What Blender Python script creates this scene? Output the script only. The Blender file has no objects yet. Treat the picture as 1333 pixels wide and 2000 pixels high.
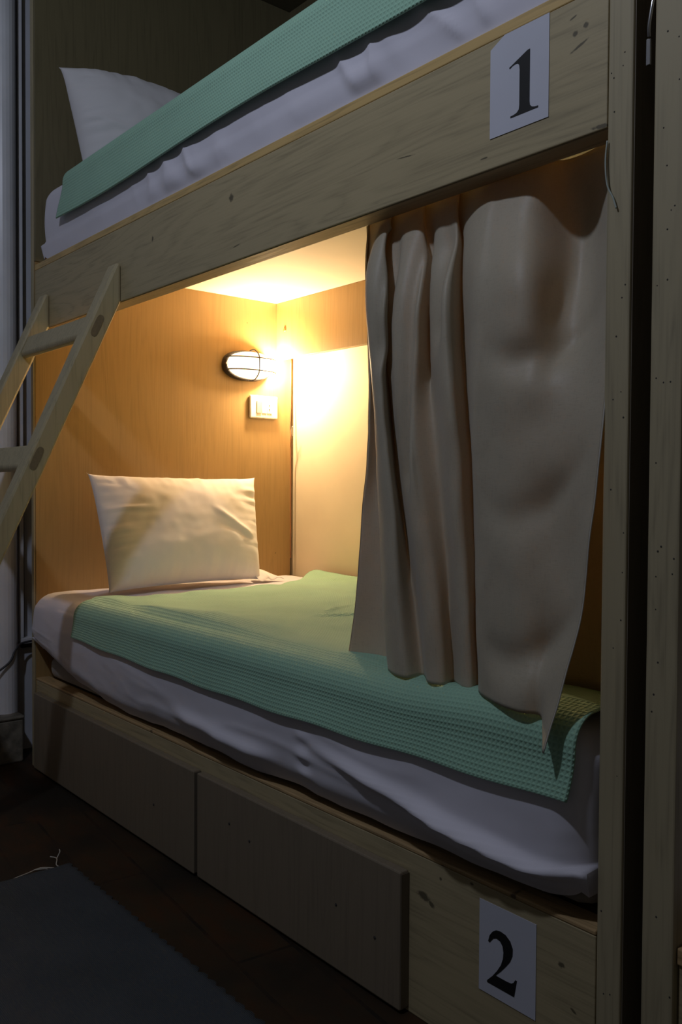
import bpy, bmesh, math, random
from mathutils import Vector, Matrix, noise

random.seed(7)
PI = math.pi
scene = bpy.context.scene
COL = scene.collection

# ------------------------------------------------------------------ camera
def set_camera():
    f, cx, cy, cz, yaw, pit, rol = 1719.53449, 2.66898823, -1.00226229, 0.860051730, 0.693492621, -0.0264534965, 0.00584323534
    F = Vector((-math.cos(yaw)*math.cos(pit), math.sin(yaw)*math.cos(pit), math.sin(pit)))
    R = F.cross(Vector((0, 0, 1))).normalized(); U = R.cross(F)
    R2 = R*math.cos(rol) + U*math.sin(rol); U2 = -R*math.sin(rol) + U*math.cos(rol)
    cam = bpy.data.cameras.new('camera'); o = bpy.data.objects.new('camera', cam); COL.objects.link(o)
    cam.sensor_fit = 'VERTICAL'; cam.sensor_height = 36.0; cam.lens = f/2000*36
    cam.clip_start = 0.02
    m = Matrix((R2, U2, -F)).transposed().to_4x4(); m.translation = Vector((cx, cy, cz))
    o.matrix_world = m
    cam.dof.use_dof = False
    scene.camera = o
set_camera()

# ------------------------------------------------------------------ world, light, exposure
w = bpy.data.worlds.new('world'); scene.world = w; w.use_nodes = True
bg = w.node_tree.nodes['Background']
bg.inputs[0].default_value = (0.95, 0.92, 0.88, 1); bg.inputs[1].default_value = 0.036
scene.view_settings.view_transform = 'Standard'
scene.view_settings.look = 'None'
scene.view_settings.exposure = 0.0
scene.view_settings.gamma = 1.0
scene.view_settings.use_curve_mapping = False

def area(name, loc, aim, size, power, col):
    l = bpy.data.lights.new(name, 'AREA'); l.shape = 'DISK'; l.size = size; l.energy = power; l.color = col
    o = bpy.data.objects.new(name, l); COL.objects.link(o); o.location = loc
    o.rotation_euler = (Vector(aim) - Vector(loc)).to_track_quat('-Z', 'Y').to_euler()
    return o
ROOM = (1.74, -1.30, 2.54)
area('room_light', ROOM, (1.3, 0.0, 1.6), 0.10, 9.2, (0.75, 0.82, 1.0))
LAMP_GLASS = 7.0
LAMP_BULB = 38.0
LAMP_COL = (1.0, 0.69, 0.38, 1)

# ------------------------------------------------------------------ node helpers
def mat(name):
    m = bpy.data.materials.new(name); m.use_nodes = True
    nt = m.node_tree; b = nt.nodes['Principled BSDF']
    return m, nt, b
def N(nt, t, **kw):
    n = nt.nodes.new(t)
    for k, v in kw.items():
        if k in n.inputs: n.inputs[k].default_value = v
        else: setattr(n, k, v)
    return n
def L(nt, a, b): nt.links.new(a, b)
def ramp(nt, fac, stops):
    r = nt.nodes.new('ShaderNodeValToRGB'); e = r.color_ramp.elements
    while len(e) < len(stops): e.new(0.5)
    for i, (p, c) in enumerate(stops): e[i].position = p; e[i].color = (*c, 1)
    L(nt, fac, r.inputs[0]); return r
def mapping(nt, scale, rot=(0, 0, 0), loc=(0, 0, 0)):
    tc = nt.nodes.new('ShaderNodeTexCoord'); mp = nt.nodes.new('ShaderNodeMapping')
    mp.inputs['Scale'].default_value = scale; mp.inputs['Rotation'].default_value = rot; mp.inputs['Location'].default_value = loc
    L(nt, tc.outputs['Object'], mp.inputs[0]); return mp.outputs[0]
def mixc(nt, fac, a, b, mode='MIX'):
    m = nt.nodes.new('ShaderNodeMix'); m.data_type = 'RGBA'; m.blend_type = mode
    if isinstance(fac, (int, float)): m.inputs[0].default_value = fac
    else: L(nt, fac, m.inputs[0])
    for s, v in ((6, a), (7, b)):
        if isinstance(v, tuple): m.inputs[s].default_value = (*v, 1)
        else: L(nt, v, m.inputs[s])
    return m.outputs[2]
def bump(nt, b, height, strength, dist=0.002):
    n = nt.nodes.new('ShaderNodeBump'); n.inputs['Strength'].default_value = strength; n.inputs['Distance'].default_value = dist
    L(nt, height, n.inputs['Height']); L(nt, n.outputs[0], b.inputs['Normal'])

def wood(name, base, axis='x', contrast=0.35, rough=0.55, spots=(), seed=0.0, fine=1.0):
    """oak-like veneer: long cathedral figure and fine pores along one axis; spots = knots and dents"""
    m, nt, b = mat(name)
    s = {'x': (1.3, 14, 14), 'z': (14, 14, 1.1), 'y': (14, 1.3, 14)}[axis]
    s2 = {'x': (8*fine, 260*fine, 260*fine), 'z': (260*fine, 260*fine, 6*fine), 'y': (260*fine, 8*fine, 260*fine)}[axis]
    v = mapping(nt, s, loc=(seed, seed*1.7, seed*.3))
    n1 = N(nt, 'ShaderNodeTexNoise', Scale=1.0, Detail=3.0, Roughness=0.55, Distortion=0.6); L(nt, v, n1.inputs['Vector'])
    mul = N(nt, 'ShaderNodeMath', operation='MULTIPLY'); L(nt, n1.outputs[0], mul.inputs[0]); mul.inputs[1].default_value = 9.0
    fr = N(nt, 'ShaderNodeMath', operation='PINGPONG'); L(nt, mul.outputs[0], fr.inputs[0]); fr.inputs[1].default_value = 0.5
    n2 = N(nt, 'ShaderNodeTexNoise', Scale=1.0, Detail=2.0); L(nt, mapping(nt, s2), n2.inputs['Vector'])
    n3 = N(nt, 'ShaderNodeTexNoise', Scale=2.2, Detail=2.0); L(nt, mapping(nt, (1, 1, 1), loc=(seed, 0, 0)), n3.inputs['Vector'])
    a = N(nt, 'ShaderNodeMath', operation='MULTIPLY_ADD'); L(nt, fr.outputs[0], a.inputs[0]); a.inputs[1].default_value = 0.9; L(nt, n2.outputs[0], a.inputs[2])
    a2 = N(nt, 'ShaderNodeMath', operation='MULTIPLY_ADD'); L(nt, n3.outputs[0], a2.inputs[0]); a2.inputs[1].default_value = 0.35; L(nt, a.outputs[0], a2.inputs[2])
    dark = tuple(c*(1-contrast) for c in base); lite = tuple(min(1, c*(1+contrast*.35)) for c in base)
    r = ramp(nt, a2.outputs[0], [(0.35, dark), (0.75, base), (1.15, lite)])
    out = r.outputs[0]
    if spots:
        tc = nt.nodes.new('ShaderNodeTexCoord'); dist = None
        nz = N(nt, 'ShaderNodeTexNoise', Scale=130.0, Detail=2.0); L(nt, tc.outputs['Object'], nz.inputs['Vector'])
        for (px, pz, rx, rz, ang) in spots:
            mp = nt.nodes.new('ShaderNodeMapping'); mp.vector_type = 'TEXTURE'
            loc = {'x': (px, 0, pz), 'z': (px, 0, pz), 'y': (0, px, pz)}[axis if axis != 'z' else 'x']
            if axis == 'z': loc = (0, px, pz)
            mp.inputs['Location'].default_value = loc
            mp.inputs['Rotation'].default_value = (0, ang, 0) if axis == 'x' else (0, 0, 0)
            mp.inputs['Scale'].default_value = (rx*.7, 1000, rz*.7) if axis == 'x' else (1000, rx*.8, rz*.8)
            L(nt, tc.outputs['Object'], mp.inputs[0])
            ln = N(nt, 'ShaderNodeVectorMath', operation='LENGTH'); L(nt, mp.outputs[0], ln.inputs[0])
            if dist is None: dist = ln.outputs['Value']
            else:
                mn = N(nt, 'ShaderNodeMath', operation='MINIMUM'); L(nt, dist, mn.inputs[0]); L(nt, ln.outputs['Value'], mn.inputs[1]); dist = mn.outputs[0]
        ad = N(nt, 'ShaderNodeMath', operation='MULTIPLY_ADD'); L(nt, nz.outputs[0], ad.inputs[0]); ad.inputs[1].default_value = 1.2; L(nt, dist, ad.inputs[2])
        rr = ramp(nt, ad.outputs[0], [(0.9, (1, 1, 1)), (1.0, (0, 0, 0))])
        rr.color_ramp.elements[0].position = 0.75; rr.color_ramp.elements[1].position = 1.0
        mr = N(nt, 'ShaderNodeMapRange'); L(nt, ad.outputs[0], mr.inputs[0]); mr.inputs[1].default_value = 1.25; mr.inputs[2].default_value = 1.75; mr.inputs[3].default_value = 0.85; mr.inputs[4].default_value = 0.0
        out = mixc(nt, mr.outputs[0], out, tuple(c*.18 for c in base))
        nt.nodes.remove(rr)
    L(nt, out, b.inputs['Base Color'])
    b.inputs['Roughness'].default_value = rough
    bump(nt, b, a.outputs[0], 0.25, 0.0006)
    return m

def plain(name, col, rough=0.6, metal=0.0, var=0.12, scale=30.0, bmp=0.1, spec=0.5):
    m, nt, b = mat(name)
    n = N(nt, 'ShaderNodeTexNoise', Scale=scale, Detail=4.0); L(nt, mapping(nt, (1, 1, 1)), n.inputs['Vector'])
    r = ramp(nt, n.outputs[0], [(0.3, tuple(c*(1-var) for c in col)), (0.7, tuple(min(1, c*(1+var*.5)) for c in col))])
    L(nt, r.outputs[0], b.inputs['Base Color']); b.inputs['Roughness'].default_value = rough; b.inputs['Metallic'].default_value = metal
    b.inputs['Specular IOR Level'].default_value = spec
    if bmp: bump(nt, b, n.outputs[0], bmp, 0.001)
    return m

def cloth(name, col, rough=0.85, weave=1400.0, bmp=0.15, sheen=0.2, var=0.05):
    m, nt, b = mat(name)
    n = N(nt, 'ShaderNodeTexNoise', Scale=9.0, Detail=3.0); L(nt, mapping(nt, (1, 1, 1)), n.inputs['Vector'])
    r = ramp(nt, n.outputs[0], [(0.3, tuple(c*(1-var) for c in col)), (0.7, col)])
    L(nt, r.outputs[0], b.inputs['Base Color'])
    b.inputs['Roughness'].default_value = rough; b.inputs['Sheen Weight'].default_value = sheen
    n2 = N(nt, 'ShaderNodeTexNoise', Scale=weave, Detail=1.0); L(nt, mapping(nt, (1, 1, 1)), n2.inputs['Vector'])
    bump(nt, b, n2.outputs[0], bmp, 0.0006)
    return m

def waffle(name, col, pitch=0.0075):
    """waffle-weave cotton blanket, cells follow the cloth through its UVs (metres)"""
    m, nt, b = mat(name)
    uv = nt.nodes.new('ShaderNodeUVMap'); uv.uv_map = 'UVMap'
    sep = nt.nodes.new('ShaderNodeSeparateXYZ'); L(nt, uv.outputs[0], sep.inputs[0])
    outs = []
    for k in (0, 1):
        mu = N(nt, 'ShaderNodeMath', operation='MULTIPLY'); L(nt, sep.outputs[k], mu.inputs[0]); mu.inputs[1].default_value = 2*PI/pitch*(1.0 if k else .8)
        sn = N(nt, 'ShaderNodeMath', operation='SINE'); L(nt, mu.outputs[0], sn.inputs[0]); outs.append(sn.outputs[0])
    mx = N(nt, 'ShaderNodeMath', operation='MAXIMUM'); L(nt, outs[0], mx.inputs[0]); L(nt, outs[1], mx.inputs[1])
    n = N(nt, 'ShaderNodeTexNoise', Scale=5.0, Detail=3.0); L(nt, mapping(nt, (1, 1, 1)), n.inputs['Vector'])
    r = ramp(nt, n.outputs[0], [(0.3, tuple(c*.9 for c in col)), (0.7, col)])
    mr = N(nt, 'ShaderNodeMapRange'); L(nt, mx.outputs[0], mr.inputs[0]); mr.inputs[1].default_value = -1; mr.inputs[2].default_value = 1
    mr.inputs[3].default_value = 0.22; mr.inputs[4].default_value = 0.0
    c = mixc(nt, mr.outputs[0], r.outputs[0], tuple(x*.72 for x in col))
    L(nt, c, b.inputs['Base Color']); b.inputs['Roughness'].default_value = 0.9; b.inputs['Sheen Weight'].default_value = 0.15
    bump(nt, b, mx.outputs[0], 0.6, 0.0011)
    return m

M = {}
RAIL = (0.42, 0.345, 0.20)
M['rail_upper'] = wood('oak_veneer_rail', RAIL, 'x', 0.30, 0.55,
    spots=[(1.10, 1.463, .012, .012, 0), (0.755, 1.452, .006, .010, 0), (1.955, 1.452, .022, .003, -.35), (1.945, 1.493, .010, .002, -.3),
           (1.948, 1.470, .006, .006, 0), (1.965, 1.476, .006, .006, 0), (1.962, 1.515, .008, .0015, -.2), (1.12, 1.36, .02, .002, -.1), (1.99, 1.335, .02, .004, .1),
           (1.62, 1.40, .03, .0016, .1), (1.79, 1.35, .012, .002, 0)], seed=2.0)
M['rail_lower'] = wood('oak_veneer_base', RAIL, 'x', 0.32, 0.55,
    spots=[(1.678, .204, .022, .010, .25), (1.695, .197, .012, .006, .4), (1.715, .245, .004, .004, 0), (1.945, .205, .008, .006, 0), (1.965, .150, .008, .003, .5),
           (1.78, .26, .006, .003, 0), (1.85, .05, .02, .0015, .1)], seed=5.0)
M['drawer'] = wood('worn_beige_veneer', (0.225, 0.18, 0.125), 'z', 0.16, 0.5, seed=3.0)
M['drawer_edge'] = wood('dark_drawer_edge', (0.16, 0.13, 0.095), 'z', 0.2, 0.5)
M['pine'] = wood('pine_edge', (0.46, 0.31, 0.15), 'x', 0.45, 0.5, spots=[(0.75, .27, .008, .006, 0), (1.02, .265, .006, .005, 0), (1.72, .265, .010, .006, 0), (1.86, .27, .009, .006, 0)], seed=1.0)
M['pine_top'] = wood('pine_edge_upper', (0.58, 0.40, 0.16), 'x', 0.4, 0.5, seed=4.0)
M['under'] = wood('pine_underside', (0.42, 0.31, 0.18), 'x', 0.3, 0.55, seed=6.0)
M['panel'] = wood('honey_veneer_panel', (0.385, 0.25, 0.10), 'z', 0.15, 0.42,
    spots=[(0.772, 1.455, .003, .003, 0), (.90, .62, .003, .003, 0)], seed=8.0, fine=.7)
M['panel_upper'] = wood('shaded_olive_veneer', (0.18, 0.15, 0.08), 'z', 0.25, 0.5, seed=8.0, fine=.7)  # veneer darkened: the shade of the upper berth is put into its colour
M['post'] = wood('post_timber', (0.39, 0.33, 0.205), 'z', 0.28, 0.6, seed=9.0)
M['post_side_shade'] = wood('shaded_post_timber', (0.16, 0.13, 0.09), 'z', 0.2, 0.7, seed=11.0)  # darker copy of the post timber, shade between the posts painted in
M['ladder'] = wood('ladder_timber', (0.44, 0.37, 0.22), 'z', 0.28, 0.5, seed=12.0)
M['endgrain'] = plain('end_grain', (0.23, 0.175, 0.10), 0.75, scale=160)
M['cream'] = plain('cream_paint', (0.80, 0.70, 0.52), 0.8, var=.05, scale=6, bmp=.05)
M['white_board'] = plain('white_ceiling_board', (0.80, 0.72, 0.58), 0.75, var=.04, scale=4, bmp=.03)
M['room_wall'] = plain('bluish_white_paint', (0.68, 0.70, 0.76), 0.6, var=.12, scale=5, bmp=.1)
M['gloss_trim'] = plain('white_gloss_trim', (0.84, 0.85, 0.90), 0.3, var=.12, scale=7, bmp=.05)
M['plinth'] = plain('chipped_plinth_paint', (0.22, 0.20, 0.16), 0.6, var=.6, scale=28, bmp=.2)
M['gap'] = plain('dark_gap', (0.05, 0.045, 0.04), 0.9, var=.2)
M['sheet'] = cloth('white_cotton', (0.78, 0.755, 0.84))
M['pillow'] = cloth('white_pillowcase', (0.80, 0.78, 0.80))
M['mattress'] = cloth('grey_mattress_ticking', (0.30, 0.27, 0.24))
M['blanket'] = waffle('mint_waffle', (0.36, 0.62, 0.46))
M['black'] = plain('black_plastic', (0.03, 0.027, 0.03), 0.4, var=.2)
M['chrome'] = plain('bright_steel', (0.6, 0.6, 0.62), 0.25, metal=1.0, var=.1)
M['socket'] = plain('ivory_plastic', (0.82, 0.78, 0.70), 0.35, var=.03, bmp=0)
M['socket_dark'] = plain('beige_plastic', (0.50, 0.42, 0.36), 0.4, var=.03, bmp=0)
M['paper'] = plain('white_paper', (0.62, 0.63, 0.71), 0.7, var=.03, scale=12, bmp=.05)
M['ink'] = plain('black_ink', (0.012, 0.012, 0.012), 0.5, var=.1, bmp=0)
M['cable'] = plain('brown_cable', (0.35, 0.14, 0.06), 0.5)
M['grey_cable'] = plain('dark_cable', (0.06, 0.06, 0.07), 0.5)
M['wire'] = plain('pale_wire', (0.40, 0.45, 0.40), 0.4)
M['thread'] = plain('pale_thread', (0.55, 0.52, 0.46), 0.9)
M['brass'] = plain('brass', (0.30, 0.22, 0.08), 0.45, metal=.6)

def rug_mat():
    m, nt, b = mat('charcoal_woven_rug')
    wv = N(nt, 'ShaderNodeTexWave', Scale=110.0, Distortion=1.2); wv.bands_direction = 'Y'; L(nt, mapping(nt, (1, 1, 1)), wv.inputs['Vector'])
    n = N(nt, 'ShaderNodeTexNoise', Scale=7.0, Detail=6.0); L(nt, mapping(nt, (1, 1, 1)), n.inputs['Vector'])
    r = ramp(nt, n.outputs[0], [(0.3, (0.036, 0.043, 0.050)), (0.7, (0.062, 0.071, 0.082))])
    c = mixc(nt, wv.outputs['Fac'], r.outputs[0], (0.05, 0.058, 0.07)); L(nt, c, b.inputs['Base Color']); b.inputs['Roughness'].default_value = 0.95
    bump(nt, b, wv.outputs['Fac'], 0.5, 0.002); return m
M['rug'] = rug_mat()

def floor_mat():
    m, nt, b = mat('worn_dark_floorboards')
    br = N(nt, 'ShaderNodeTexBrick', Scale=1.0); L(nt, mapping(nt, (1, 1, 1), rot=(0, 0, math.radians(6))), br.inputs['Vector'])
    br.inputs['Color1'].default_value = (0.040, 0.025, 0.012, 1); br.inputs['Color2'].default_value = (0.024, 0.017, 0.009, 1)
    br.inputs['Mortar'].default_value = (0.016, 0.011, 0.007, 1); br.inputs['Mortar Size'].default_value = 0.004
    br.inputs['Brick Width'].default_value = 0.9; br.inputs['Row Height'].default_value = 0.12
    n = N(nt, 'ShaderNodeTexNoise', Scale=9.0, Detail=7.0, Roughness=0.7); L(nt, mapping(nt, (1, 2.5, 1)), n.inputs['Vector'])
    r = ramp(nt, n.outputs[0], [(0.42, (0.0, 0.0, 0.0)), (0.62, (1, 1, 1))])
    c = mixc(nt, r.outputs[0], br.outputs[0], (0.052, 0.022, 0.008))
    n2 = N(nt, 'ShaderNodeTexNoise', Scale=3.5, Detail=5.0); L(nt, mapping(nt, (1, 1, 1), loc=(3, 3, 0)), n2.inputs['Vector'])
    r2 = ramp(nt, n2.outputs[0], [(0.45, (0, 0, 0)), (0.65, (1, 1, 1))])
    c = mixc(nt, r2.outputs[0], c, (0.018, 0.014, 0.009)); L(nt, c, b.inputs['Base Color'])
    b.inputs['Roughness'].default_value = 0.6; b.inputs['Specular IOR Level'].default_value = 0.25; bump(nt, b, br.outputs['Fac'], 0.3, 0.002); return m
M['floor'] = floor_mat()

def curtain_mat(name, col, trans):
    m, nt, b = mat(name)
    n = N(nt, 'ShaderNodeTexNoise', Scale=1.0, Detail=3.0); L(nt, mapping(nt, (500, 500, 60)), n.inputs['Vector'])
    n1 = N(nt, 'ShaderNodeTexNoise', Scale=1.0, Detail=3.0); L(nt, mapping(nt, (90, 90, 500)), n1.inputs['Vector'])
    ad = N(nt, 'ShaderNodeMath', operation='ADD'); L(nt, n.outputs[0], ad.inputs[0]); L(nt, n1.outputs[0], ad.inputs[1])
    r = ramp(nt, ad.outputs[0], [(0.7, tuple(c*.9 for c in col)), (1.0, col)])
    L(nt, r.outputs[0], b.inputs['Base Color'])
    b.inputs['Roughness'].default_value = 0.5; b.inputs['Specular IOR Level'].default_value = 0.42; b.inputs['Sheen Weight'].default_value = 0.2
    bump(nt, b, ad.outputs[0], 0.2, 0.0006)
    t = nt.nodes.new('ShaderNodeBsdfTranslucent'); t.inputs[0].default_value = (col[0]*1.15, col[1]*.88, col[2]*.55, 1)
    mx = nt.nodes.new('ShaderNodeMixShader'); mx.inputs[0].default_value = trans
    L(nt, b.outputs[0], mx.inputs[1]); L(nt, t.outputs[0], mx.inputs[2]); L(nt, mx.outputs[0], nt.nodes['Material Output'].inputs[0])
    return m
M['curtain'] = curtain_mat('taupe_satin', (0.575, 0.525, 0.405), 0.24)
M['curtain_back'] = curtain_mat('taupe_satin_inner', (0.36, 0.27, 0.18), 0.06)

def emit(name, col, strength):
    m, nt, b = mat(name); b.inputs['Base Color'].default_value = col; b.inputs['Emission Color'].default_value = col
    b.inputs['Emission Strength'].default_value = strength; b.inputs['Roughness'].default_value = .3; return m
def lamp_glass_mat():
    m, nt, b = mat('glowing_lamp_glass')
    e = nt.nodes.new('ShaderNodeEmission'); e.inputs[0].default_value = LAMP_COL; e.inputs[1].default_value = LAMP_GLASS
    t = nt.nodes.new('ShaderNodeBsdfTransparent'); mx = nt.nodes.new('ShaderNodeMixShader'); mx.inputs[0].default_value = 0.25
    L(nt, t.outputs[0], mx.inputs[1]); L(nt, e.outputs[0], mx.inputs[2]); L(nt, mx.outputs[0], nt.nodes['Material Output'].inputs[0]); return m
M['diffuser'] = lamp_glass_mat()

# ------------------------------------------------------------------ object helpers
def empty(name, loc, label, cat, group=None, kind=None):
    o = bpy.data.objects.new(name, None); COL.objects.link(o); o.location = loc; o.empty_display_size = .05
    return tag(o, label, cat, group, kind)
def tag(o, label=None, cat=None, group=None, kind=None):
    if label: o['label'] = label
    if cat: o['category'] = cat
    if group: o['group'] = group
    if kind: o['kind'] = kind
    return o
def obj(name, bm, m, parent=None, smooth=False, label=None, bevel=0.0, subd=0, solid=0.0):
    bmesh.ops.recalc_face_normals(bm, faces=bm.faces) if not solid else None
    me = bpy.data.meshes.new(name); bm.to_mesh(me); bm.free()
    for x in (m if isinstance(m, (list, tuple)) else [m]): me.materials.append(x)
    if smooth:
        for p in me.polygons: p.use_smooth = True
    o = bpy.data.objects.new(name, me); COL.objects.link(o)
    if parent is not None:
        o.parent = parent; o.matrix_parent_inverse = Matrix.Translation(-root_loc(parent))
    if label: o['label'] = label
    if solid:
        s = o.modifiers.new('thickness', 'SOLIDIFY'); s.thickness = solid; s.offset = -1
    if bevel:
        s = o.modifiers.new('bevel', 'BEVEL'); s.width = bevel; s.segments = 2; s.limit_method = 'ANGLE'
    if subd:
        s = o.modifiers.new('subd', 'SUBSURF'); s.levels = subd; s.render_levels = subd
    return o
def root_loc(o):
    return Vector(o.location)      # parts carry their shape in world coordinates, only a thing's Empty has a location
def box(bm, x0, x1, y0, y1, z0, z1, midx=0):
    vs = [bm.verts.new((x, y, z)) for x in (x0, x1) for y in (y0, y1) for z in (z0, z1)]
    for f in ((0, 1, 3, 2), (4, 6, 7, 5), (0, 4, 5, 1), (2, 3, 7, 6), (0, 2, 6, 4), (1, 5, 7, 3)):
        bm.faces.new([vs[i] for i in f]).material_index = midx
    return bm
def B(*a): return box(bmesh.new(), *a)
def prism(bm, pts, axis, a0, a1):
    """extrude a closed 2D outline; axis 'y': pts are (x,z); axis 'x': pts are (y,z)"""
    def P(p, a): return (p[0], a, p[1]) if axis == 'y' else ((a, p[0], p[1]) if axis == 'x' else (p[0], p[1], a))
    n_ = len(pts)
    lo = [bm.verts.new(P(p, a0)) for p in pts]; hi = [bm.verts.new(P(p, a1)) for p in pts]
    if n_ > 8:
        from mathutils.geometry import tessellate_polygon
        for t in tessellate_polygon([[Vector((p[0], p[1], 0)) for p in pts]]):
            bm.faces.new([lo[i] for i in t]); bm.faces.new([hi[i] for i in t[::-1]])
    else:
        bm.faces.new(lo); bm.faces.new(hi[::-1])
    n = len(pts)
    for i in range(n): bm.faces.new((lo[i], lo[(i+1) % n], hi[(i+1) % n], hi[i]))
    return bm
def tube(bm, pts, r, seg=8):
    pts = [Vector(p) for p in pts]; rings = []
    for i, p in enumerate(pts):
        d = (pts[min(i+1, len(pts)-1)] - pts[max(i-1, 0)]).normalized()
        a = d.cross(Vector((0.31, 0.2, 0.93))).normalized(); b = d.cross(a)
        rr = r(i/(len(pts)-1)) if callable(r) else r
        rings.append([bm.verts.new(p + (a*math.cos(t)+b*math.sin(t))*rr) for t in [2*PI*k/seg for k in range(seg)]])
    for i in range(len(rings)-1):
        for k in range(seg): bm.faces.new((rings[i][k], rings[i][(k+1) % seg], rings[i+1][(k+1) % seg], rings[i+1][k]))
    bm.faces.new(rings[0][::-1]); bm.faces.new(rings[-1])
    return bm
def spline(pts, n):
    pts = [Vector(p) for p in pts]; out = []
    for i in range(len(pts)-1):
        p0 = pts[max(i-1, 0)]; p1 = pts[i]; p2 = pts[i+1]; p3 = pts[min(i+2, len(pts)-1)]
        for k in range(n):
            t = k/n
            out.append(0.5*((2*p1)+(p2-p0)*t+(2*p0-5*p1+4*p2-p3)*t*t+(3*p1-p0-3*p2+p3)*t**3))
    out.append(pts[-1].copy()); return out
def grid(bm, P, uvf=None):
    """P[i][j] vectors -> quad sheet, with UVs"""
    V = [[bm.verts.new(p) for p in row] for row in P]
    lay = bm.loops.layers.uv.new('UVMap')
    for i in range(len(V)-1):
        for j in range(len(V[0])-1):
            f = bm.faces.new((V[i][j], V[i+1][j], V[i+1][j+1], V[i][j+1]))
            if uvf:
                for l, (a, b) in zip(f.loops, ((i, j), (i+1, j), (i+1, j+1), (i, j+1))): l[lay].uv = uvf(a, b)
    return bm
def soft_box(x0, x1, y0, y1, z0, z1, r, nx, ny, nz, disp=None, open_bottom=False):
    bm = bmesh.new(); c = Vector(((x0+x1)/2, (y0+y1)/2, (z0+z1)/2)); h = Vector(((x1-x0)/2, (y1-y0)/2, (z1-z0)/2)); n = (nx, ny, nz)
    cache = {}
    def dist_coord(i, k):      # denser near the rounded edges
        return -1 + 2*i/n[k]
    def V(ix):
        if ix in cache: return cache[ix]
        q = Vector([dist_coord(ix[k], k)*h[k] for k in range(3)])
        inn = Vector([max(-(h[k]-r), min(h[k]-r, q[k])) for k in range(3)])
        d = q-inn
        d = d.normalized() if d.length > 1e-9 else Vector((0, 0, 0))
        p = c+inn+d*r
        if disp: p = disp(p, d)
        v = cache[ix] = bm.verts.new(p); return v
    for ax in range(3):
        a, b = [k for k in range(3) if k != ax]
        for s in (0, n[ax]):
            if open_bottom and ax == 2 and s == 0: continue
            for i in range(n[a]):
                for j in range(n[b]):
                    q = []
                    for di, dj in ((0, 0), (1, 0), (1, 1), (0, 1)):
                        ix = [0, 0, 0]; ix[ax] = s; ix[a] = i+di; ix[b] = j+dj; q.append(V(tuple(ix)))
                    bm.faces.new(q)
    return bm
def fnoise(x, y, z, oct=3): return noise.fractal(Vector((x, y, z)), 1.0, 2.0, oct)
def sstep(a, b, x):
    t = max(0, min(1, (x-a)/(b-a))); return t*t*(3-2*t)

# ================================================================== THE ROOM
def struct(name, bm, m, label, **kw):
    return tag(obj(name, bm, m, **kw), label, None, None, 'structure')
struct('floor', B(-0.5, 4.6, -3.2, 1.2, -0.04, 0.0), M['floor'], 'worn dark brown wooden floorboards')
struct('wall_back', B(-0.5, 4.6, 0.985, 1.10, 0.0, 2.8), M['cream'], 'cream painted wall behind the bunks')
struct('wall_left', B(-0.32, -0.20, -3.2, 0.985, 0.0, 2.8), M['room_wall'], 'bluish white wall at the head end of the bunk')
struct('ceiling', B(-0.5, 4.6, -3.2, 1.2, 2.8, 2.86), M['white_board'], 'plain room ceiling')
# door frame / moulded uprights on the left wall next to the bunk
bm = bmesh.new()
pts = [(-0.20, -0.09)] + [(-0.155+0.045*math.sin(t), -0.047-0.043*math.cos(t)) for t in [PI*k/12 for k in range(13)]] + [(-0.20, -0.004)]
prism(bm, pts, 'z', 0.14, 2.8)
struct('trim_1', bm, M['gloss_trim'], 'wide rounded white gloss upright at the far left', bevel=0)
bm = bmesh.new(); box(bm, -0.20, -0.165, 0.010, 0.024, 0.37, 2.8); box(bm, -0.20, -0.165, 0.010, 0.20, 0.352, 0.372)
struct('trim_2', bm, M['gloss_trim'], 'thin white panel moulding beside the bunk head panel', bevel=.003)
bm = bmesh.new(); box(bm, -0.20, -0.192, 0.024, 0.034, 0.372, 2.8); box(bm, -0.20, -0.192, -0.004, 0.010, 0.14, 2.8); box(bm, -0.2, -0.192, 0.024, 0.2, 0.335, 0.352)  # dark strips paint the shadow between the mouldings
struct('trim_3', bm, M['gap'], 'dark painted strips standing in for shadow between the white mouldings')
bm = B(-0.20, -0.070, -0.115, -0.014, 0.0, 0.135); box(bm, -0.20, -0.066, -0.119, -0.010, 0.135, 0.146)
struct('trim_4', bm, M['plinth'], 'chipped painted plinth block under the white upright', bevel=.006)
bm = tube(bmesh.new(), spline([(-.10, -.42, .20), (-.10, -.20, .235), (-.10, -.06, .30), (-.12, -.02, .345), (-.15, .02, .36), (-.17, .15, .362)], 8), .0035)
tag(obj('cable', bm, M['grey_cable'], smooth=True), 'thin dark cable sagging across the foot of the white door moulding', 'cable')

# ================================================================== BUNK BED (one built-in unit, everything below is a part of it)
bunk = empty('bunk_bed', (1.0, 0.0, 0.0), 'two-tier wooden bunk bed with lit lower berth and a numbered paper on each rail', 'bunk bed')
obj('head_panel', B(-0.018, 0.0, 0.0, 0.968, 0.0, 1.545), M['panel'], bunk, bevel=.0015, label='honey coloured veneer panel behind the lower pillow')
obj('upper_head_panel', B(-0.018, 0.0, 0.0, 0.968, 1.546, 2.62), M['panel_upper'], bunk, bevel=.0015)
obj('panel_edge', B(-0.018, -0.001, -0.006, -0.0005, 0.0, 2.62), M['post'], bunk, bevel=.001)
r_ = obj('upper_rail', B(0.0, 1.999, 0.0, 0.042, 1.331, 1.516), M['rail_upper'], bunk, bevel=.0015)
obj('rail_cap', B(0.0, 1.999, 0.0, 0.044, 1.5165, 1.534), M['pine_top'], r_, bevel=.0015)
obj('rail_underside', B(0.001, 1.998, 0.003, 0.044, 1.3295, 1.3308), M['under'], r_)
obj('rail_batten', B(0.001, 1.998, 0.0445, 0.052, 1.42, 1.535), M['under'], r_)
b_ = obj('lower_rail', B(0.0, 1.999, 0.0, 0.040, 0.0, 0.2665), M['rail_lower'], bunk, bevel=.0015)
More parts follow.
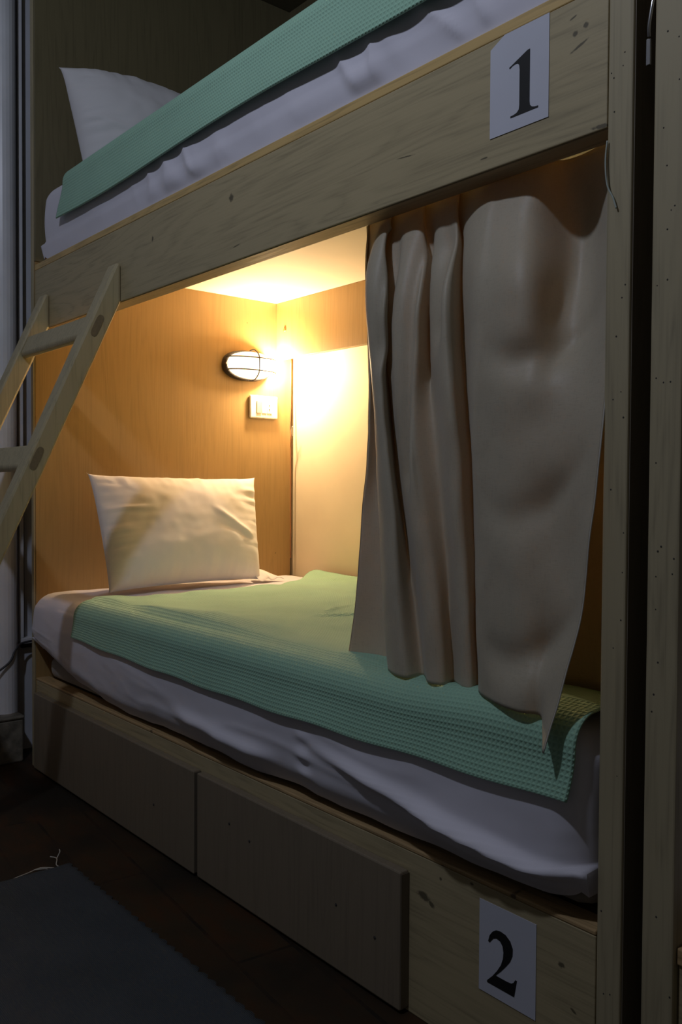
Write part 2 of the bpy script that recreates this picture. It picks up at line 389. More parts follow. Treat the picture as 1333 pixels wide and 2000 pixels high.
obj('rail_cap', B(0.0, 1.999, -0.0005, 0.042, 0.267, 0.274), M['pine'], b_, bevel=.002)
for (x0, x1, zt) in ((0.030, 0.984, 0.236), (0.998, 1.644, 0.236)):
    d = obj('drawer', B(x0, x1, -0.020, -0.0008, 0.006, zt), M['drawer'], bunk, bevel=.003)
    obj('drawer_edge', B(x1+0.0002, x1+0.0012, -0.0185, -0.001, 0.010, zt-.004), M['drawer_edge'], d)
    for k in range(4 if x0 > .5 else 1):
        bm = bmesh.new()
        px, pz = [(1.205, .150), (1.13, .163), (1.48, .123), (1.583, .105)][k] if x0 > .5 else (.80, .11)
        bmesh.ops.create_uvsphere(bm, u_segments=8, v_segments=5, radius=.0028, matrix=Matrix.Translation((px, -.0205, pz)) @ Matrix.Diagonal((1, .5, 1, 1)))
        obj('screw', bm, M['gap'], d)
obj('slat_base', B(0.002, 1.998, 0.043, 0.968, 0.235, 0.255), M['under'], bunk)
obj('berth_ceiling', B(0.0, 1.998, 0.053, 0.984, 1.541, 1.553), M['white_board'], bunk, label='pale board above the lower berth')
obj('back_rail', B(0.0005, 1.998, 0.900, 0.922, 1.333, 1.5405), M['panel'], bunk, bevel=.001)
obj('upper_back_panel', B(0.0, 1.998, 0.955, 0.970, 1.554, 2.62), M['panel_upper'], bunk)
obj('foot_panel', B(2.0005, 2.030, 0.071, 0.968, 0.0, 2.62), M['post_side_shade'], bunk)
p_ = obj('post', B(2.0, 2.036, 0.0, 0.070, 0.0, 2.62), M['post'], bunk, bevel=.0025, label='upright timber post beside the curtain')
obj('post_side_shade', B(2.0362, 2.0375, 0.004, 0.968, 0.0, 2.62), M['post_side_shade'], p_, label='side face of the post with the shade of the gap painted in')
obj('top_board', B(-0.028, 2.036, 0.0, 0.968, 2.621, 2.65), M['post_side_shade'], bunk)
rs = random.Random(3)
bm = bmesh.new(); bmesh.ops.create_uvsphere(bm, u_segments=6, v_segments=4, radius=1.0)
NAIL = bpy.data.meshes.new('nail_hole'); bm.to_mesh(NAIL); bm.free(); NAIL.materials.append(M['gap'])
def nail_holes(parent, x0, w, n, r0):
    for k in range(n):
        o = bpy.data.objects.new('nail_hole', NAIL); COL.objects.link(o); o.parent = parent
        s = r0+.0006*rs.random(); o.scale = (s, s*.35, s); o.location = (x0+rs.random()*w, -.0001, .1+1.5*rs.random())
nail_holes(p_, 2.004, .028, 22, .0008)

# neighbouring bunk
nb = empty('bunk_bed', (2.6, 0.0, 0.0), 'neighbouring wooden bunk at the right edge, only its post and a bit of rail showing', 'bunk bed')
p2 = obj('post', B(2.066, 2.109, 0.0, 0.075, 0.0, 2.62), M['post'], nb, bevel=.0025)
nail_holes(p2, 2.072, .034, 34, .0009)
obj('head_panel', B(2.066, 2.090, 0.076, 0.968, 0.0, 2.62), M['post_side_shade'], nb)
r2 = obj('lower_rail', B(2.1095, 4.1, 0.012, 0.05, 0.0, 0.272), M['rail_lower'], nb, bevel=.002)
obj('rail_cap', B(2.1095, 4.1, 0.008, 0.052, 0.2725, 0.294), M['pine'], r2, bevel=.002)
obj('upper_rail', B(2.1095, 4.1, 0.012, 0.05, 1.345, 1.53), M['rail_upper'], nb, bevel=.002)
obj('slat_base', B(2.0915, 4.1, 0.053, 0.968, 0.24, 0.26), M['under'], nb)
obj('upper_berth_base', B(2.0915, 4.1, 0.053, 0.968, 1.541, 1.553), M['under'], nb)

# ================================================================== BEDDING
def sheet_lower(p, d):
    p = p.copy()
    if p.z < .327 and min(abs(d.x), 1)+abs(d.y) > .02:
        if p.y < .06: p.y = -.012 + .024*((.327-p.z)/.036)**2
        p.z = .279+(p.z-.2917)/.707 if p.z < .327 else p.z
        p.z = min(p.z, .327)
    x, y, z = p
    front = sstep(.15, -.0, y)
    if d.y < -.2:
        # the side bellies outward, wrinkles run diagonally to the lower edge
        k = sstep(.53, .34, z)
        b = .015*math.sin(PI*max(0, min(1, (z-.29)/.26)))
        f1 = fnoise(x*2.2+z*5.0, z*9, 1.3, 2)
        rid = (1-min(1, abs(f1)*3.2))**2
        f2 = fnoise(x*5, z*9, 7.1, 3)
        pk = math.exp(-((x-1.385)/.022)**2)*.004*math.sin(z*160)
        g = .011*math.exp(-(((z-.345)-(1.75-x)*.13)/.012)**2)*sstep(1.35, 1.6, x)*sstep(2.0, 1.85, x)
        g += .009*math.exp(-(((z-.325)-(1.92-x)*.10)/.009)**2)*sstep(1.62, 1.75, x)*sstep(2.0, 1.93, x)
        g += .010*math.exp(-(((z-.345)-(x-.95)*-.05)/.016)**2)*sstep(.85, 1.0, x)*sstep(1.32, 1.2, x)
        p.y -= b + k*(.0025*rid + .004*f2) + g*1.6 + pk*k
    if d.x < -.2:
        p.x -= .010*math.sin(PI*max(0, min(1, (z-.33)/.2))) + .004*fnoise(y*6, z*9, 2.0)
    if d.z > .3:
        p.z += .006*fnoise(x*3, y*3, .5) + .003*fnoise(x*9, y*9, 4)
    # lower hem: pulled up near the head end
    up = .080*math.exp(-(x/.27)**2)+.006+.008*fnoise(x*4, 0, 9)+.022*sstep(1.90, 1.99, x)
    lo = sstep(.46, .29, z)
    p.z += up*lo
    p.y += .004*sstep(.32, .28, z)*front
    return p
MX = empty('mattress', (1.0, .48, .256), 'lower berth mattress whose grey ticking shows under the white sheet', 'mattress')
obj('mattress_core', soft_box(.045, 1.975, .030, .93, .278, .522, .05, 60, 24, 10), M['mattress'], MX, smooth=True)
obj('mattress_underside', soft_box(.03, 1.98, .024, .94, .2755, .345, .03, 60, 20, 5), M['mattress'], MX, smooth=True)
tag(obj('bed_sheet', soft_box(.010, 1.992, -.012, .955, .277, .540, .05, 330, 60, 44, sheet_lower, True), M['sheet'], smooth=True),
    'white cotton sheet stretched over the lower mattress beneath the green blanket', 'sheet')

def sheet_upper(p, d):
    p = p.copy(); x, y, z = p
    if z < 1.587:
        zz = 1.5345+(z-1.5516)/.707*1.03
        if y < .06: p.y = y = .004
        if y < .05: p.z = z = zz
        else: p.z = z = max(z, 1.556)
    if d.y < -.02:
        k = sstep(1.72, 1.57, z)
        b = .010*math.sin(PI*max(0, min(1, (z-1.53)/.22)))
        f1 = fnoise(x*8+z*4.0, z*3.5, 3.3, 2); rid = (1-min(1, abs(f1)*2.0))**2*(.35+.65*abs(math.sin(x*5)))
        f2 = fnoise(x*4, z*6, 5.1, 3)
        p.y -= b + k*sstep(1.5345, 1.565, z)*(.011*rid*sstep(.55, .8, x)*(1-.75*sstep(.95, 1.1, x)*sstep(1.5, 1.35, x)) + .004*f2)
    if d.x < -.2: p.x -= .006*math.sin(PI*max(0, min(1, (z-1.55)/.2)))
    if d.z > .3: p.z += .004*fnoise(x*4, y*4, .5)
    return p
MU = tag(obj('mattress', soft_box(.085, 1.97, .075, .92, 1.556, 1.735, .05, 50, 20, 8), M['mattress'], smooth=True), 'mattress of the upper berth, wrapped in a white sheet', 'mattress')
tag(obj('bed_sheet', soft_box(.055, 1.985, .006, .945, 1.537, 1.752, .05, 330, 50, 34, sheet_upper, True), M['sheet'], smooth=True),
    'white wrinkled sheet over the upper mattress, above the rail', 'sheet')

def drape(name, head_edge, hem_z, top_z, yf, y_back, x_end, label, nx=300, seed=0, wr=1.0, corner=0.0, rise=0.0, hang=.012, rr_=0.0):
    """blanket: back to front across the bed, over the front crease and down to the hem"""
    R = .045; prof = []
    n1, n2, n3 = 60, 12, 26
    y_cr = yf+R
    P = []
    for i in range(nx+1):
        u = i/nx; row = []; s = 0
        xt = x_end
        hz = hem_z(u)
        path = []
        for j in range(n1): path.append((y_back+(y_cr-y_back)*j/n1, top_z, 0))
        for j in range(n2): t = PI/2*j/n2; path.append((y_cr-R*math.sin(t), top_z-R+R*math.cos(t), 1))
        for j in range(n3+1): path.append((yf, top_z-R+(hz-(top_z-R))*j/n3, 2))
        for (y, z, k) in path:
            xh = head_edge(y, z); x = xh+(x_end(y, z)-xh)*u
            dn = 0; 
            w1 = fnoise(x*2.5, y*3+z*3, seed, 3); w2 = fnoise(x*8, y*9+z*4, seed+3, 2)
            rz = rr_*sstep(1.62, 1.86, x)*sstep(.30, .0, y)
            if k: z += rz*sstep(.45, .52, z)
            if k == 0:
                z += rz + .004+.008*w1*wr+.004*w2*wr + rise*sstep(.86, .95, y)*sstep(.5,.2,x)
                cr = math.exp(-((y-.05-.14*(x-.75))/.05)**2)*sstep(.55, .8, x)*sstep(1.35, 1.0, x)*.016*wr
                z += cr*(y > yf+R)
                z += .008*wr*math.exp(-((x-1.0)/.10)**2-((y-.42-.1*math.sin(x*30))/.018)**2)
            elif k == 2:
                dz = (top_z-R-z)
                y -= (.004+hang*(.5+.7*u))*sstep(0, .10, dz)+.003*w1*sstep(0, .1, dz)*wr
            else: y -= .004*math.sin(PI/2*0)
            row.append(Vector((x, y, z)))
        P.append(row)
    W = 1.9
    lens = [0]
    mid = P[nx//2]
    for j in range(1, len(mid)): lens.append(lens[-1]+(mid[j]-mid[j-1]).length)
    bm = grid(bmesh.new(), P, lambda a, b: (W*a/nx, lens[b]))
    o = obj(name, bm, M['blanket'], smooth=True, solid=.003)
    return tag(o, label, 'blanket')
def lerp_tab(tab, x):
    if x <= tab[0][0]: return tab[0][1]
    for (a, b), (c, d) in zip(tab, tab[1:]):
        if x <= c: t = (x-a)/(c-a); t = t*t*(3-2*t); return b+(d-b)*t
    return tab[-1][1]
drape('blanket', lambda y, z: lerp_tab([(-.05, .352), (.2, .365), (.45, .385), (.62, .37), (.75, .31), (.93, .18)], y) - .10*max(0, .50-z),
      lambda u: .447-.012*math.sin(PI*u)+.0015*math.sin(u*40), .546, -.026, .955,
      lambda y, z: 1.982 - .10*max(0, .50-z) if y < .02 else 1.985,
      'mint green waffle blanket spread over the lower berth', seed=1.0, rise=.018, rr_=.014)
drape('blanket', lambda y, z: .245-.35*max(0, 1.70-z)+.25*max(0, .0)+.25*max(0, y), lambda u: 1.620-.006*math.sin(u*9), 1.760, -.010, .80,
      lambda y, z: 1.975,
      'mint green waffle blanket hanging over the edge of the upper berth', seed=4.0, wr=.3, hang=.008)

def pillow(name, TL, TR, BL, BR, thick, label, seed, flap=None, push=None, arch=0.0):
    """corners in 3D; the two faces bulge along the normal and pinch to a seam"""
    TL, TR, BL, BR = map(Vector, (TL, TR, BL, BR))
    nu, nv = 90, 60
    nrm = (TR-TL).cross(TL-BL).normalized()
    if nrm.x < 0: nrm = -nrm
    def pt(u, v, side):
        pin = .085
        # edges bow inwards between the pulled-out corners
        uu = .5+(u-.5)*(1-pin*max(0, math.sin(PI*v))**.35*.55); vv = .5+(v-.5)*(1-pin*max(0, math.sin(PI*u))**.35*.9)
        p = (TL*(1-uu)+TR*uu)*(1-vv)+(BL*(1-uu)+BR*uu)*vv
        p.z += arch*math.sin(PI*min(1, u*1.15))**.7*(1-v)
        a = max(0, 1-abs(2*u-1)**2.6); b = max(0, 1-abs(2*v-1)**2.6)
        t = (a*b)**.55
        bias = .95+.25*v
        w1 = fnoise(u*4, v*3, seed, 3); edge = min(u, 1-u, v, 1-v)
        # pucker wrinkles radiating from the seams
        rad = fnoise(u*1.2 if edge in (u, 1-u) else u*16, v*16 if edge in (u, 1-u) else v*1.2, seed+5, 2)*math.exp(-edge/.10)*sstep(0, .02, edge)
        cr = 0
        if push: cr = push(u, v)
        h = thick*.5*t*bias + (.006*w1 + .010*rad + cr)*min(1, t*2.5)
        if side < 0: h = -thick*.42*t
        q = p+nrm*h
        if q.x < .006: q.x = .006
        return q
    bm = bmesh.new()
    F = [[bm.verts.new(pt(i/nu, j/nv, 1)) for j in range(nv+1)] for i in range(nu+1)]
    Bk = [[F[i][j] if i in (0, nu) or j in (0, nv) else bm.verts.new(pt(i/nu, j/nv, -1)) for j in range(nv+1)] for i in range(nu+1)]
    for i in range(nu):
        for j in range(nv):
            bm.faces.new((F[i][j], F[i][j+1], F[i+1][j+1], F[i+1][j])); bm.faces.new((Bk[i][j], Bk[i+1][j], Bk[i+1][j+1], Bk[i][j+1]))
    root = tag(obj(name, bm, M['pillow'], smooth=True), label, 'pillow')
    if flap: 
        fb = bmesh.new(); grid(fb, flap)
        obj('pillowcase_flap', fb, M['pillow'], root, smooth=True, solid=.002, subd=1)
    return root
def lpush(u, v):
    return .007*math.exp(-((v-.42-.9*(u-.68))/.035)**2)*sstep(.6, .7, u)*sstep(1, .85, u) - .004*math.exp(-((v-.55-.5*(u-.7))/.03)**2)*sstep(.6, .75, u) \
        + .005*math.exp(-((v-.33-.1*u)/.02)**2)*sstep(.3, .1, u) - .003*math.exp(-((v-.42-.12*u)/.02)**2)*sstep(.22, .05, u)
rows = []
for i in range(7):
    u = i/6
    rows.append([Vector((.215+.02*u+.012*math.sin(u*7+j*.8)-.10*j/8*(1-u), .66+.115*(j/8)*(0.55+.45*u), .553+.050*(1-u)*(1-.5*j/8)+.007*math.sin(j*1.7+u*3))) for j in range(9)])
pillow('pillow', (.115, .112, .905), (.085, .752, .900), (.275, .108, .548), (.215, .690, .548), .150,
       'white pillow leaning on the lamp-lit panel at the head of the lower berth', 2.0, rows, lpush)
pillow('pillow', (.135, .022, 2.085), (.10, .640, 2.08), (.19, .075, 1.760), (.20, .660, 1.760), .21,
       'white pillow on the upper berth, half hidden by the green blanket', 6.0, None,
       lambda u, v: .006*math.exp(-((v-.55-.9*(u-.1))/.03)**2)*sstep(.35, .05, u), arch=.05)

# ================================================================== CURTAIN
CURTAIN = [
    (0.552, [(1.447,0.075),(1.438,0.077),(1.44,0.082),(1.441,0.085),(1.442,0.084),(1.442,0.08),(1.43,0.08),(1.43,0.072),(1.429,0.064),(1.421,0.055)]),
    (0.550, [(1.438,0.09),(1.429,0.095),(1.431,0.105),(1.438,0.11),(1.447,0.11),(1.454,0.109),(1.469,0.101),(1.475,0.1),(1.486,0.093),(1.503,0.084)]),
    (0.550, [(1.515,0.03),(1.504,0.014),(1.517,0.011),(1.523,0.015),(1.532,0.016),(1.536,0.02),(1.544,0.02),(1.549,0.02),(1.557,0.02),(1.57,0.02)]),
    (0.550, [(1.526,0.035),(1.551,0.001),(1.566,-0.004),(1.564,0.0),(1.573,0.0),(1.586,0.0),(1.599,0.0),(1.605,0.0),(1.614,0.0),(1.63,0.0)]),
    (0.550, [(1.51,0.065),(1.52,0.049),(1.526,0.041),(1.535,0.041),(1.545,0.044),(1.559,0.044),(1.578,0.042),(1.6,0.04),(1.618,0.04),(1.638,0.036)]),
    (0.552, [(1.561,0.035),(1.58,0.021),(1.595,0.009),(1.606,0.0),(1.613,-0.0),(1.634,-0.002),(1.645,-0.0),(1.661,0.0),(1.676,0.0),(1.687,0.0)]),
    (0.552, [(1.601,0.03),(1.619,0.018),(1.635,0.01),(1.636,0.005),(1.636,0.0),(1.65,0.005),(1.668,0.005),(1.687,0.005),(1.702,0.005),(1.712,0.005)]),
    (0.552, [(1.597,0.065),(1.617,0.052),(1.625,0.045),(1.631,0.043),(1.651,0.04),(1.669,0.036),(1.681,0.036),(1.691,0.036),(1.698,0.036),(1.707,0.036)]),
    (0.553, [(1.653,0.035),(1.669,0.025),(1.692,0.006),(1.705,0.0),(1.711,0.0),(1.718,0.005),(1.728,0.005),(1.733,0.01),(1.741,0.01),(1.748,0.01)]),
    (0.553, [(1.685,0.03),(1.694,0.025),(1.712,0.011),(1.72,0.005),(1.733,0.0),(1.74,0.005),(1.743,0.01),(1.752,0.01),(1.76,0.01),(1.765,0.01)]),
    (0.555, [(1.675,0.065),(1.687,0.058),(1.702,0.05),(1.709,0.048),(1.721,0.045),(1.734,0.042),(1.741,0.04),(1.748,0.038),(1.753,0.036),(1.759,0.036)]),
    (0.556, [(1.757,0.02),(1.761,0.016),(1.773,0.0),(1.776,-0.005),(1.78,-0.008),(1.78,-0.005),(1.783,-0.002),(1.787,-0.002),(1.793,-0.005),(1.796,-0.005)]),
    (0.553, [(1.786,0.02),(1.788,0.017),(1.805,-0.006),(1.811,-0.014),(1.809,-0.012),(1.812,-0.012),(1.819,-0.015),(1.823,-0.015),(1.827,-0.015),(1.829,-0.015)]),
    (0.552, [(1.848,0.04),(1.848,0.04),(1.875,0.003),(1.879,-0.006),(1.877,-0.006),(1.883,-0.014),(1.881,-0.012),(1.885,-0.018),(1.889,-0.023),(1.895,-0.03)]),
    (0.550, [(1.873,0.105),(1.873,0.104),(1.882,0.085),(1.895,0.048),(1.919,0.011),(1.931,-0.002),(1.921,0.007),(1.925,-0.006),(1.918,-0.008),(1.922,-0.02)]),
    (0.534, [(1.914,0.105),(1.914,0.105),(1.918,0.089),(1.935,0.049),(1.96,0.012),(1.966,0.005),(1.96,0.004),(1.956,-0.004),(1.949,-0.019),(1.938,-0.037)]),
    (0.512, [(1.974,0.05),(1.974,0.05),(1.985,0.032),(1.997,0.015),(2.0,0.004),(1.997,-0.006),(1.99,-0.012),(1.983,-0.019),(1.969,-0.035),(1.952,-0.055)]),
]

def build_curtain():
    root = empty('curtain', (1.75, .05, 1.33), 'taupe satin curtain drawn to the post end of the lower berth', 'curtain')
    cols = []
    for (zb, row) in CURTAIN:
        zt = 1.345; pts = []
        for k, (x, y) in enumerate(row):
            z = zt+(zb-zt)*k/9
            if k == 0: y = .052+.35*max(0, y-.01)
            if k == 1 and y < .03: y = y+.012
            pts.append((x, y, z))
        cols.append(spline(pts, 9))
    # insert the fold under the rail: hold the cloth behind the rail
    nrow = len(cols[0]); P = []
    acr = [spline([c[j] for c in cols], 9) for j in range(nrow)]
    ncol = len(acr[0])
    for i in range(ncol):
        r = []
        for j in range(nrow):
            p = acr[j][i].copy()
            if p.z > 1.31: p.y = max(p.y, .050)
            p.y += .0035*fnoise(p.x*9, p.z*5, 2.2, 3)+.0012*fnoise(p.x*30, p.z*16, 8, 2)
            # hollows that end in a U, between the pleats
            for (xc, z0, wd, a) in ((1.680, 1.075, .020, .020), (1.622, .845, .015, .020), (1.560, 1.06, .011, .014)):
                p.y += a*math.exp(-((p.x-xc)/wd)**2)*sstep(z0-.015, z0+.05, p.z)*sstep(1.32, 1.24, p.z)
            # U-shaped swags in the wide flat part
            if p.x > 1.80:
                cx = (p.x-1.80)/.18
                for (z0, a, sl) in ((1.045, .013, .10), (.82, .006, .12), (.615, .012, .10)):
                    zc = z0+sl*(cx-.4)**2*1.5+.05*max(0, cx-.35)
                    wgt = math.sin(PI*max(0, min(1, cx/1.05)))
                    p.y += a*math.exp(-((p.z-zc)/.024)**2)*wgt - a*.6*math.exp(-((p.z-zc+.055)/.035)**2)*wgt
            r.append(p)
        P.append(r)
    obj('curtain_cloth', grid(bmesh.new(), P), M['curtain'], root, smooth=True, solid=.0015)
    # side hem with pale overlock stitches
    e = [p+Vector((.0008, -.0008, 0)) for p in P[-1]]
    obj('hem_stitch', tube(bmesh.new(), e, .0011, 6), M['thread'], root, smooth=True)
    e = [p+Vector((-.0006, -.0006, 0)) for p in P[0]]
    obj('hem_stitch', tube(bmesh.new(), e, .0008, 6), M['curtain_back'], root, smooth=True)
    Q = []
    for i in range(25):
        u = i/24; Q.append([Vector((1.825-.145*(1-u)*sstep(.80, .60, 1.345-.792*v/40)+.150*u, .138+.006*math.sin(u*9+v*2/40)+.004*u, 1.345+(.553-1.345)*v/40)) for v in range(41)])  # lower part flared behind the curtain to keep lamp light off the blanket
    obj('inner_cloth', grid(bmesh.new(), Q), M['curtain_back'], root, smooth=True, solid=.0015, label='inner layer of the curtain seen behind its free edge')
build_curtain()

# ================================================================== LADDER
def ladder():
    root = empty('ladder', (.33, -.615, 0), 'wooden ladder with flat rungs leaning against the upper rail', 'ladder')
    S = 2.16                                   # rise per run of the stiles
    dep = .095                                 # vertical depth of a stile
    for x0, x1 in ((.066, .117), (.536, .588)):
        bm = bmesh.new()
        zt = 1.425; yb = -1.33/S; yf = -(1.33+dep-.004)/S
        prism(bm, [(-.0006, 1.33), (-.0006, zt), (-.012, zt+.002), (yf, 0.0), (yb, 0.0)], 'x', x0, x1)
        st = obj('stile', bm, M['ladder'], root, bevel=.007)
        if x0 > .3:
            for k in range(4):
                yc = -.064-.1535*k; zc = 1.262-.334*k
                dv = Vector((0, -1/S, -1)).normalized(); dn = Vector((0, -dv.z, dv.y))
                tb = bmesh.new(); P = []
                for t in range(16):
                    a = 2*PI*t/16; P.append((math.copysign(abs(math.cos(a))**.5, math.cos(a))*.030, math.copysign(abs(math.sin(a))**.7, math.sin(a))*.0095))
                pl = [Vector((0, yc, zc))+dv*a+dn*b for a, b in P]
                prism(tb, [(p.y, p.z) for p in pl], 'x', .5865, .5888)
                obj('tenon', tb, M['endgrain'], st, label='dark end of a rung let into the stile')
    for k in range(4):
        yc = -.064-.1535*k; zc = 1.262-.334*k
        dv = Vector((0, -1/S, -1)).normalized(); dn = Vector((0, -dv.z, dv.y))
        P = [(-.032, .013), (.024, .013), (.032, .006), (.032, -.006), (.024, -.013), (-.032, -.013)]
        pl = [Vector((0, yc, zc))+dv*a+dn*b for a, b in P]
        obj('rung', prism(bmesh.new(), [(p.y, p.z) for p in pl], 'x', .118, .5355), M['ladder'], root, bevel=.004)
ladder()

# ================================================================== WALL LAMP, SOCKET, SMALL FITTINGS
def oval(bm, cx, cy, cz, ry, rz, x0, x1, taper=1.0, seg=48):
    def ring(x, s): return [bm.verts.new((x, cy+ry*s*math.copysign(abs(math.cos(t))**.85, math.cos(t)), cz+rz*s*math.copysign(abs(math.sin(t))**.85, math.sin(t)))) for t in [2*PI*k/seg for k in range(seg)]]
    a = ring(x0, 1); b = ring(x1, taper)
    for k in range(seg): bm.faces.new((a[k], a[(k+1) % seg], b[(k+1) % seg], b[k]))
    bm.faces.new(a[::-1]); bm.faces.new(b); return bm
lamp = empty('wall_lamp', (0.0, .765, 1.30), 'lit oval bulkhead lamp with wire cage on the lower berth panel', 'lamp')
ly, lz = .765, 1.298
obj('lamp_base', oval(bmesh.new(), 0, ly, lz, .102, .054, .001, .026, .98), M['black'], lamp, smooth=False, bevel=.003)
bm = bmesh.new(); seg = 48; prof = [(1.0, .0262), (1.0, .040), (.97, .052), (.88, .066), (.70, .077), (.45, .083), (.2, .085)]
rings = []
for s, x in prof:
    rings.append([bm.verts.new((x, ly+.094*s*math.copysign(abs(math.cos(t))**.9, math.cos(t)), lz+.047*s*math.copysign(abs(math.sin(t))**.9, math.sin(t)))) for t in [2*PI*k/seg for k in range(seg)]])
for a, b in zip(rings, rings[1:]):
    for k in range(seg): bm.faces.new((a[k], a[(k+1) % seg], b[(k+1) % seg], b[k]))
bm.faces.new(rings[-1]); bm.faces.new(rings[0][::-1])
obj('lamp_glass', bm, M['diffuser'], lamp, smooth=True, label='glowing white glass dome')
bm = bmesh.new()
for zz in (lz+.022, lz-.022):
    tube(bm, spline([(.028, ly-.100, zz), (.055, ly-.094, zz), (.080, ly-.06, zz), (.089, ly, zz), (.080, ly+.06, zz), (.055, ly+.094, zz), (.028, ly+.100, zz)], 6), .0022, 6)
tube(bm, spline([(.028, ly, lz+.053), (.060, ly, lz+.052), (.086, ly, lz+.030), (.090, ly, lz), (.086, ly, lz-.030), (.060, ly, lz-.052), (.028, ly, lz-.053)], 6), .0022, 6)
bulb = bpy.data.lights.new('lamp_bulb', 'POINT'); bulb.energy = LAMP_BULB; bulb.color = LAMP_COL[:3]; bulb.shadow_soft_size = .022
bo = bpy.data.objects.new('lamp_bulb', bulb); COL.objects.link(bo); bo.parent = lamp; bo.location = (.035, .084, 0.0)
obj('lamp_cage', bm, M['black'], lamp, smooth=True)
bm = bmesh.new()
for k in (0,):
    bmesh.ops.create_cone(bm, cap_ends=True, segments=12, radius1=.006, radius2=.006, depth=.006, matrix=Matrix.Translation((.030, ly-.096, lz)) @ Matrix.Rotation(PI/2, 4, 'Y'))
obj('lamp_screw', bm, M['chrome'], lamp)

so = empty('wall_socket', (0.0, .84, 1.155), 'ivory switch and socket plate below the lit wall lamp', 'socket')
obj('plate', B(.001, .011, .779, .901, 1.114, 1.197), M['socket'], so, bevel=.004)
obj('switch', B(.0112, .0135, .806, .827, 1.133, 1.178), M['socket_dark'], so, bevel=.001)
obj('blank_insert', B(.0112, .0125, .829, .850, 1.133, 1.178), M['socket'], so, bevel=.001)
s_ = obj('outlet', B(.0112, .0125, .852, .873, 1.133, 1.178), M['socket'], so, bevel=.001)
for zz in (1.163, 1.148):
    bm = bmesh.new(); bmesh.ops.create_cone(bm, cap_ends=True, segments=10, radius1=.0022, radius2=.0022, depth=.001, matrix=Matrix.Translation((.0131, .862, zz)) @ Matrix.Rotation(PI/2, 4, 'Y'))
    obj('pin_hole', bm, M['black'], s_)

bm = bmesh.new(); bmesh.ops.create_cone(bm, cap_ends=True, segments=14, radius1=.008, radius2=.006, depth=.004, matrix=Matrix.Translation((.055, .8975, 1.438)) @ Matrix.Rotation(PI/2, 4, 'X'))
tag(obj('bolt', bm, M['brass'], smooth=False, bevel=.001), 'small brass bolt head in the back rail above the wall lamp', 'bolt')
c1 = tube(bmesh.new(), spline([(.014, .958, 1.34), (.016, .955, 1.15), (.020, .950, 1.09), (.026, .950, 1.05), (.018, .955, 1.02), (.014, .958, .97), (.014, .960, .60)], 8), .0022, 6)
tag(obj('cable', c1, M['cable'], smooth=True), 'thin brown cable running down the lit corner behind the panel', 'cable')
c1 = tube(bmesh.new(), spline([(.028, .955, 1.055), (.034, .948, 1.075), (.042, .945, 1.09)], 6), .002, 6)
tag(obj('wire', c1, M['thread'], smooth=True), 'short loose wire end poking from the lit corner under the lamp', 'wire')

c1 = tube(bmesh.new(), spline([(2.002, -.003, 1.312), (2.001, -.005, 1.285), (2.004, -.005, 1.255), (2.012, -.004, 1.237), (2.017, -.0035, 1.222)], 8), .0012, 6)
tag(obj('wire', c1, M['wire'], smooth=True), 'thin pale wire hooked on the post at the top of the curtain', 'wire')
hk = empty('door_hook', (2.056, .0, 1.42), 'small shiny steel hook in the gap between the two posts', 'hook')
bm = B(2.0525, 2.0585, .002, .006, 1.391, 1.424)
obj('hook_plate', bm, M['chrome'], hk, bevel=.001)
obj('hook_arm', tube(bmesh.new(), spline([(2.057, .002, 1.425), (2.059, -.002, 1.437), (2.063, -.002, 1.462), (2.064, .002, 1.48)], 6), .0022, 8), M['chrome'], hk, smooth=True)

# ================================================================== PAPER NUMBERS
def number_sign(x0, x1, z0, z1, y, glyph, gx, gz, gw, label, cut=0.0, skew=0.0):
    pts = [(x0, z0), (x1, z0+skew), (x1, z1+skew), (x0+cut*1.2, z1), (x0, z1-cut*.6)] if cut else [(x0, z0), (x1, z0+skew), (x1, z1+skew), (x0, z1)]
    root = tag(obj('number_sign', prism(bmesh.new(), pts, 'y', y-.0012, y-.0004), M['paper']), label, 'sign')
    g = [(gx+p[0]*gw, gz+p[1]*gw) for p in glyph]
    obj('numeral', prism(bmesh.new(), g, 'y', y-.0017, y-.0013), M['ink'], root, label='black printed numeral')
ONE = [(.03, 0), (.03, .028), (.10, .033), (.165, .05), (.205, .09), (.215, .16), (.215, .74), (.205, .815), (.175, .85), (.13, .858), (.06, .845), (.005, .815), (-.005, .84), (.38, 1.0), (.425, 1.0),
       (.425, .16), (.435, .09), (.475, .05), (.53, .033), (.60, .028), (.60, 0)]
TWO = [(.0, .0), (.0, .035), (.12, .16), (.22, .29), (.30, .42), (.345, .55), (.355, .66), (.335, .76), (.28, .825), (.20, .845), (.13, .815), (.08, .755), (.05, .715), (.015, .73), (.045, .84), (.11, .93), (.19, .985),
       (.29, 1.0), (.40, .98), (.50, .91), (.555, .80), (.55, .68), (.50, .56), (.41, .44), (.30, .31), (.19, .195), (.44, .195), (.53, .205), (.58, .24), (.615, .30), (.65, .30), (.595, .0)]
number_sign(1.8015, 1.9065, 1.374, 1.5155, 0.0, ONE, 1.8375, 1.3925, .086, 'white paper with black numeral 1 on the upper rail', cut=.022)
number_sign(1.797, 1.9025, .107, .245, 0.0, TWO, 1.8135, .124, .086, 'white paper with black numeral 2 on the lower rail')

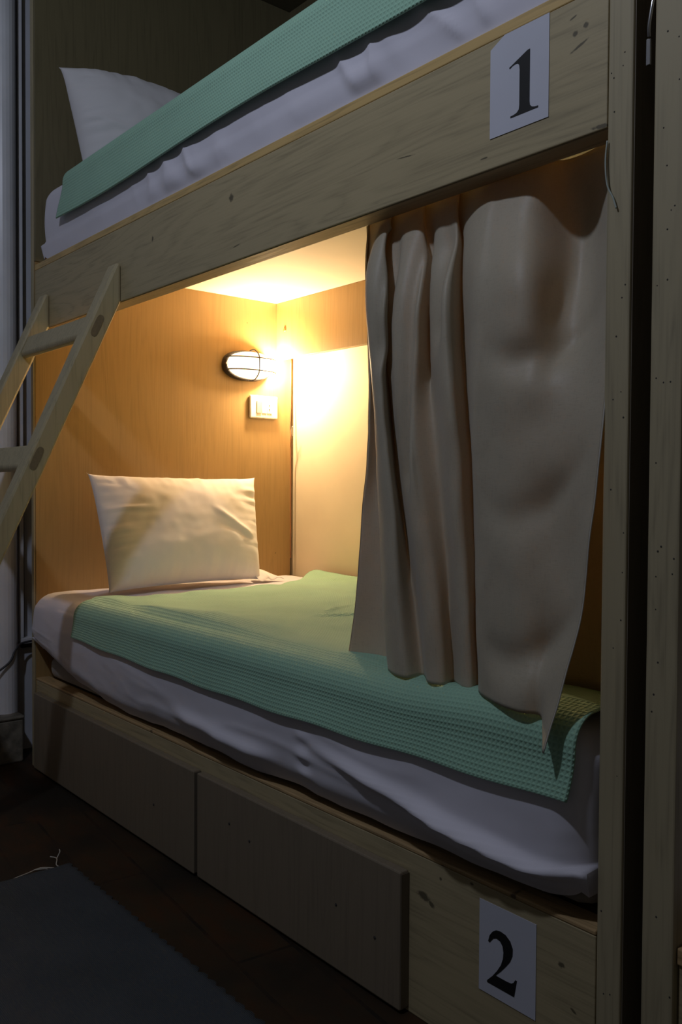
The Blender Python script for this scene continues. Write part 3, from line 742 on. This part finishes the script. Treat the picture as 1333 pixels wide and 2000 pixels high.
# ================================================================== RUG
rug = empty('rug', (1.6, -.7, 0.0), 'charcoal grey woven rug on the floor in front of the bunk', 'rug')
P = []
for i in range(181):
    x = .765+1.75*i/180; row = []
    for j in range(81):
        v = j/80; y = -.212-.95*v
        if j == 0: y += .004*math.sin(i*2.1)+.003*fnoise(i*.7, 0, 1)
        xx = x + (.006*fnoise(v*9, 0, 3)+.02*v*0 if i == 0 else 0)
        row.append(Vector((xx, y, .006+.0015*fnoise(x*5, y*5, 0))))
    P.append(row)
obj('rug_weave', grid(bmesh.new(), P), M['rug'], rug, smooth=True, solid=.005)
rr = random.Random(5)
spec = [[(.770, -.235, .008), (.745, -.235, .006), (.722, -.225, .010), (.708, -.235, .012)], [(.766, -.245, .008), (.740, -.27, .006), (.748, -.30, .006), (.757, -.335, .006), (.768, -.345, .007)],
        [(.768, -.385, .006), (.745, -.395, .006), (.720, -.42, .006), (.700, -.45, .006), (.705, -.50, .006)], [(.770, -.26, .006), (.752, -.262, .006), (.741, -.285, .006)],
        [(.767, -.50, .006), (.74, -.52, .006), (.73, -.56, .006)], [(.722, -.225, .010), (.715, -.215, .020), (.705, -.212, .022)]]
for s in spec:
    obj('fringe_thread', tube(bmesh.new(), spline(s, 6), .0013, 5), M['thread'], rug, smooth=True)

# neighbour's bedding, a sliver at the right edge
tag(obj('bed_sheet', soft_box(2.112, 4.0, .030, .90, .300, .56, .05, 60, 20, 20, lambda p, d: p+Vector((0, .006*fnoise(p.x*9, p.z*20, 0)*(-d.y), 0)), True), M['sheet'], smooth=True),
    'white sheet of the neighbouring lower berth, a sliver at the right edge', 'sheet')
tag(obj('mattress', soft_box(2.12, 3.99, .045, .89, .262, .545, .05, 40, 16, 8), M['mattress'], smooth=True), 'mattress of the neighbouring bunk under its white sheet', 'mattress')

# repeats share a group
GROUPS = {'pillow': 'white pillows on the two berths', 'blanket': 'mint green waffle blankets', 'bed_sheet': 'white sheets over the mattresses',
          'mattress': 'mattresses of the bunks', 'number_sign': 'numbered papers on the bunk rails', 'bunk_bed': 'wooden bunk beds side by side'}
for o in scene.objects:
    if o.parent is None and 'category' in o.keys():
        g = GROUPS.get(o.name.split('.')[0])
        if g: o['group'] = g
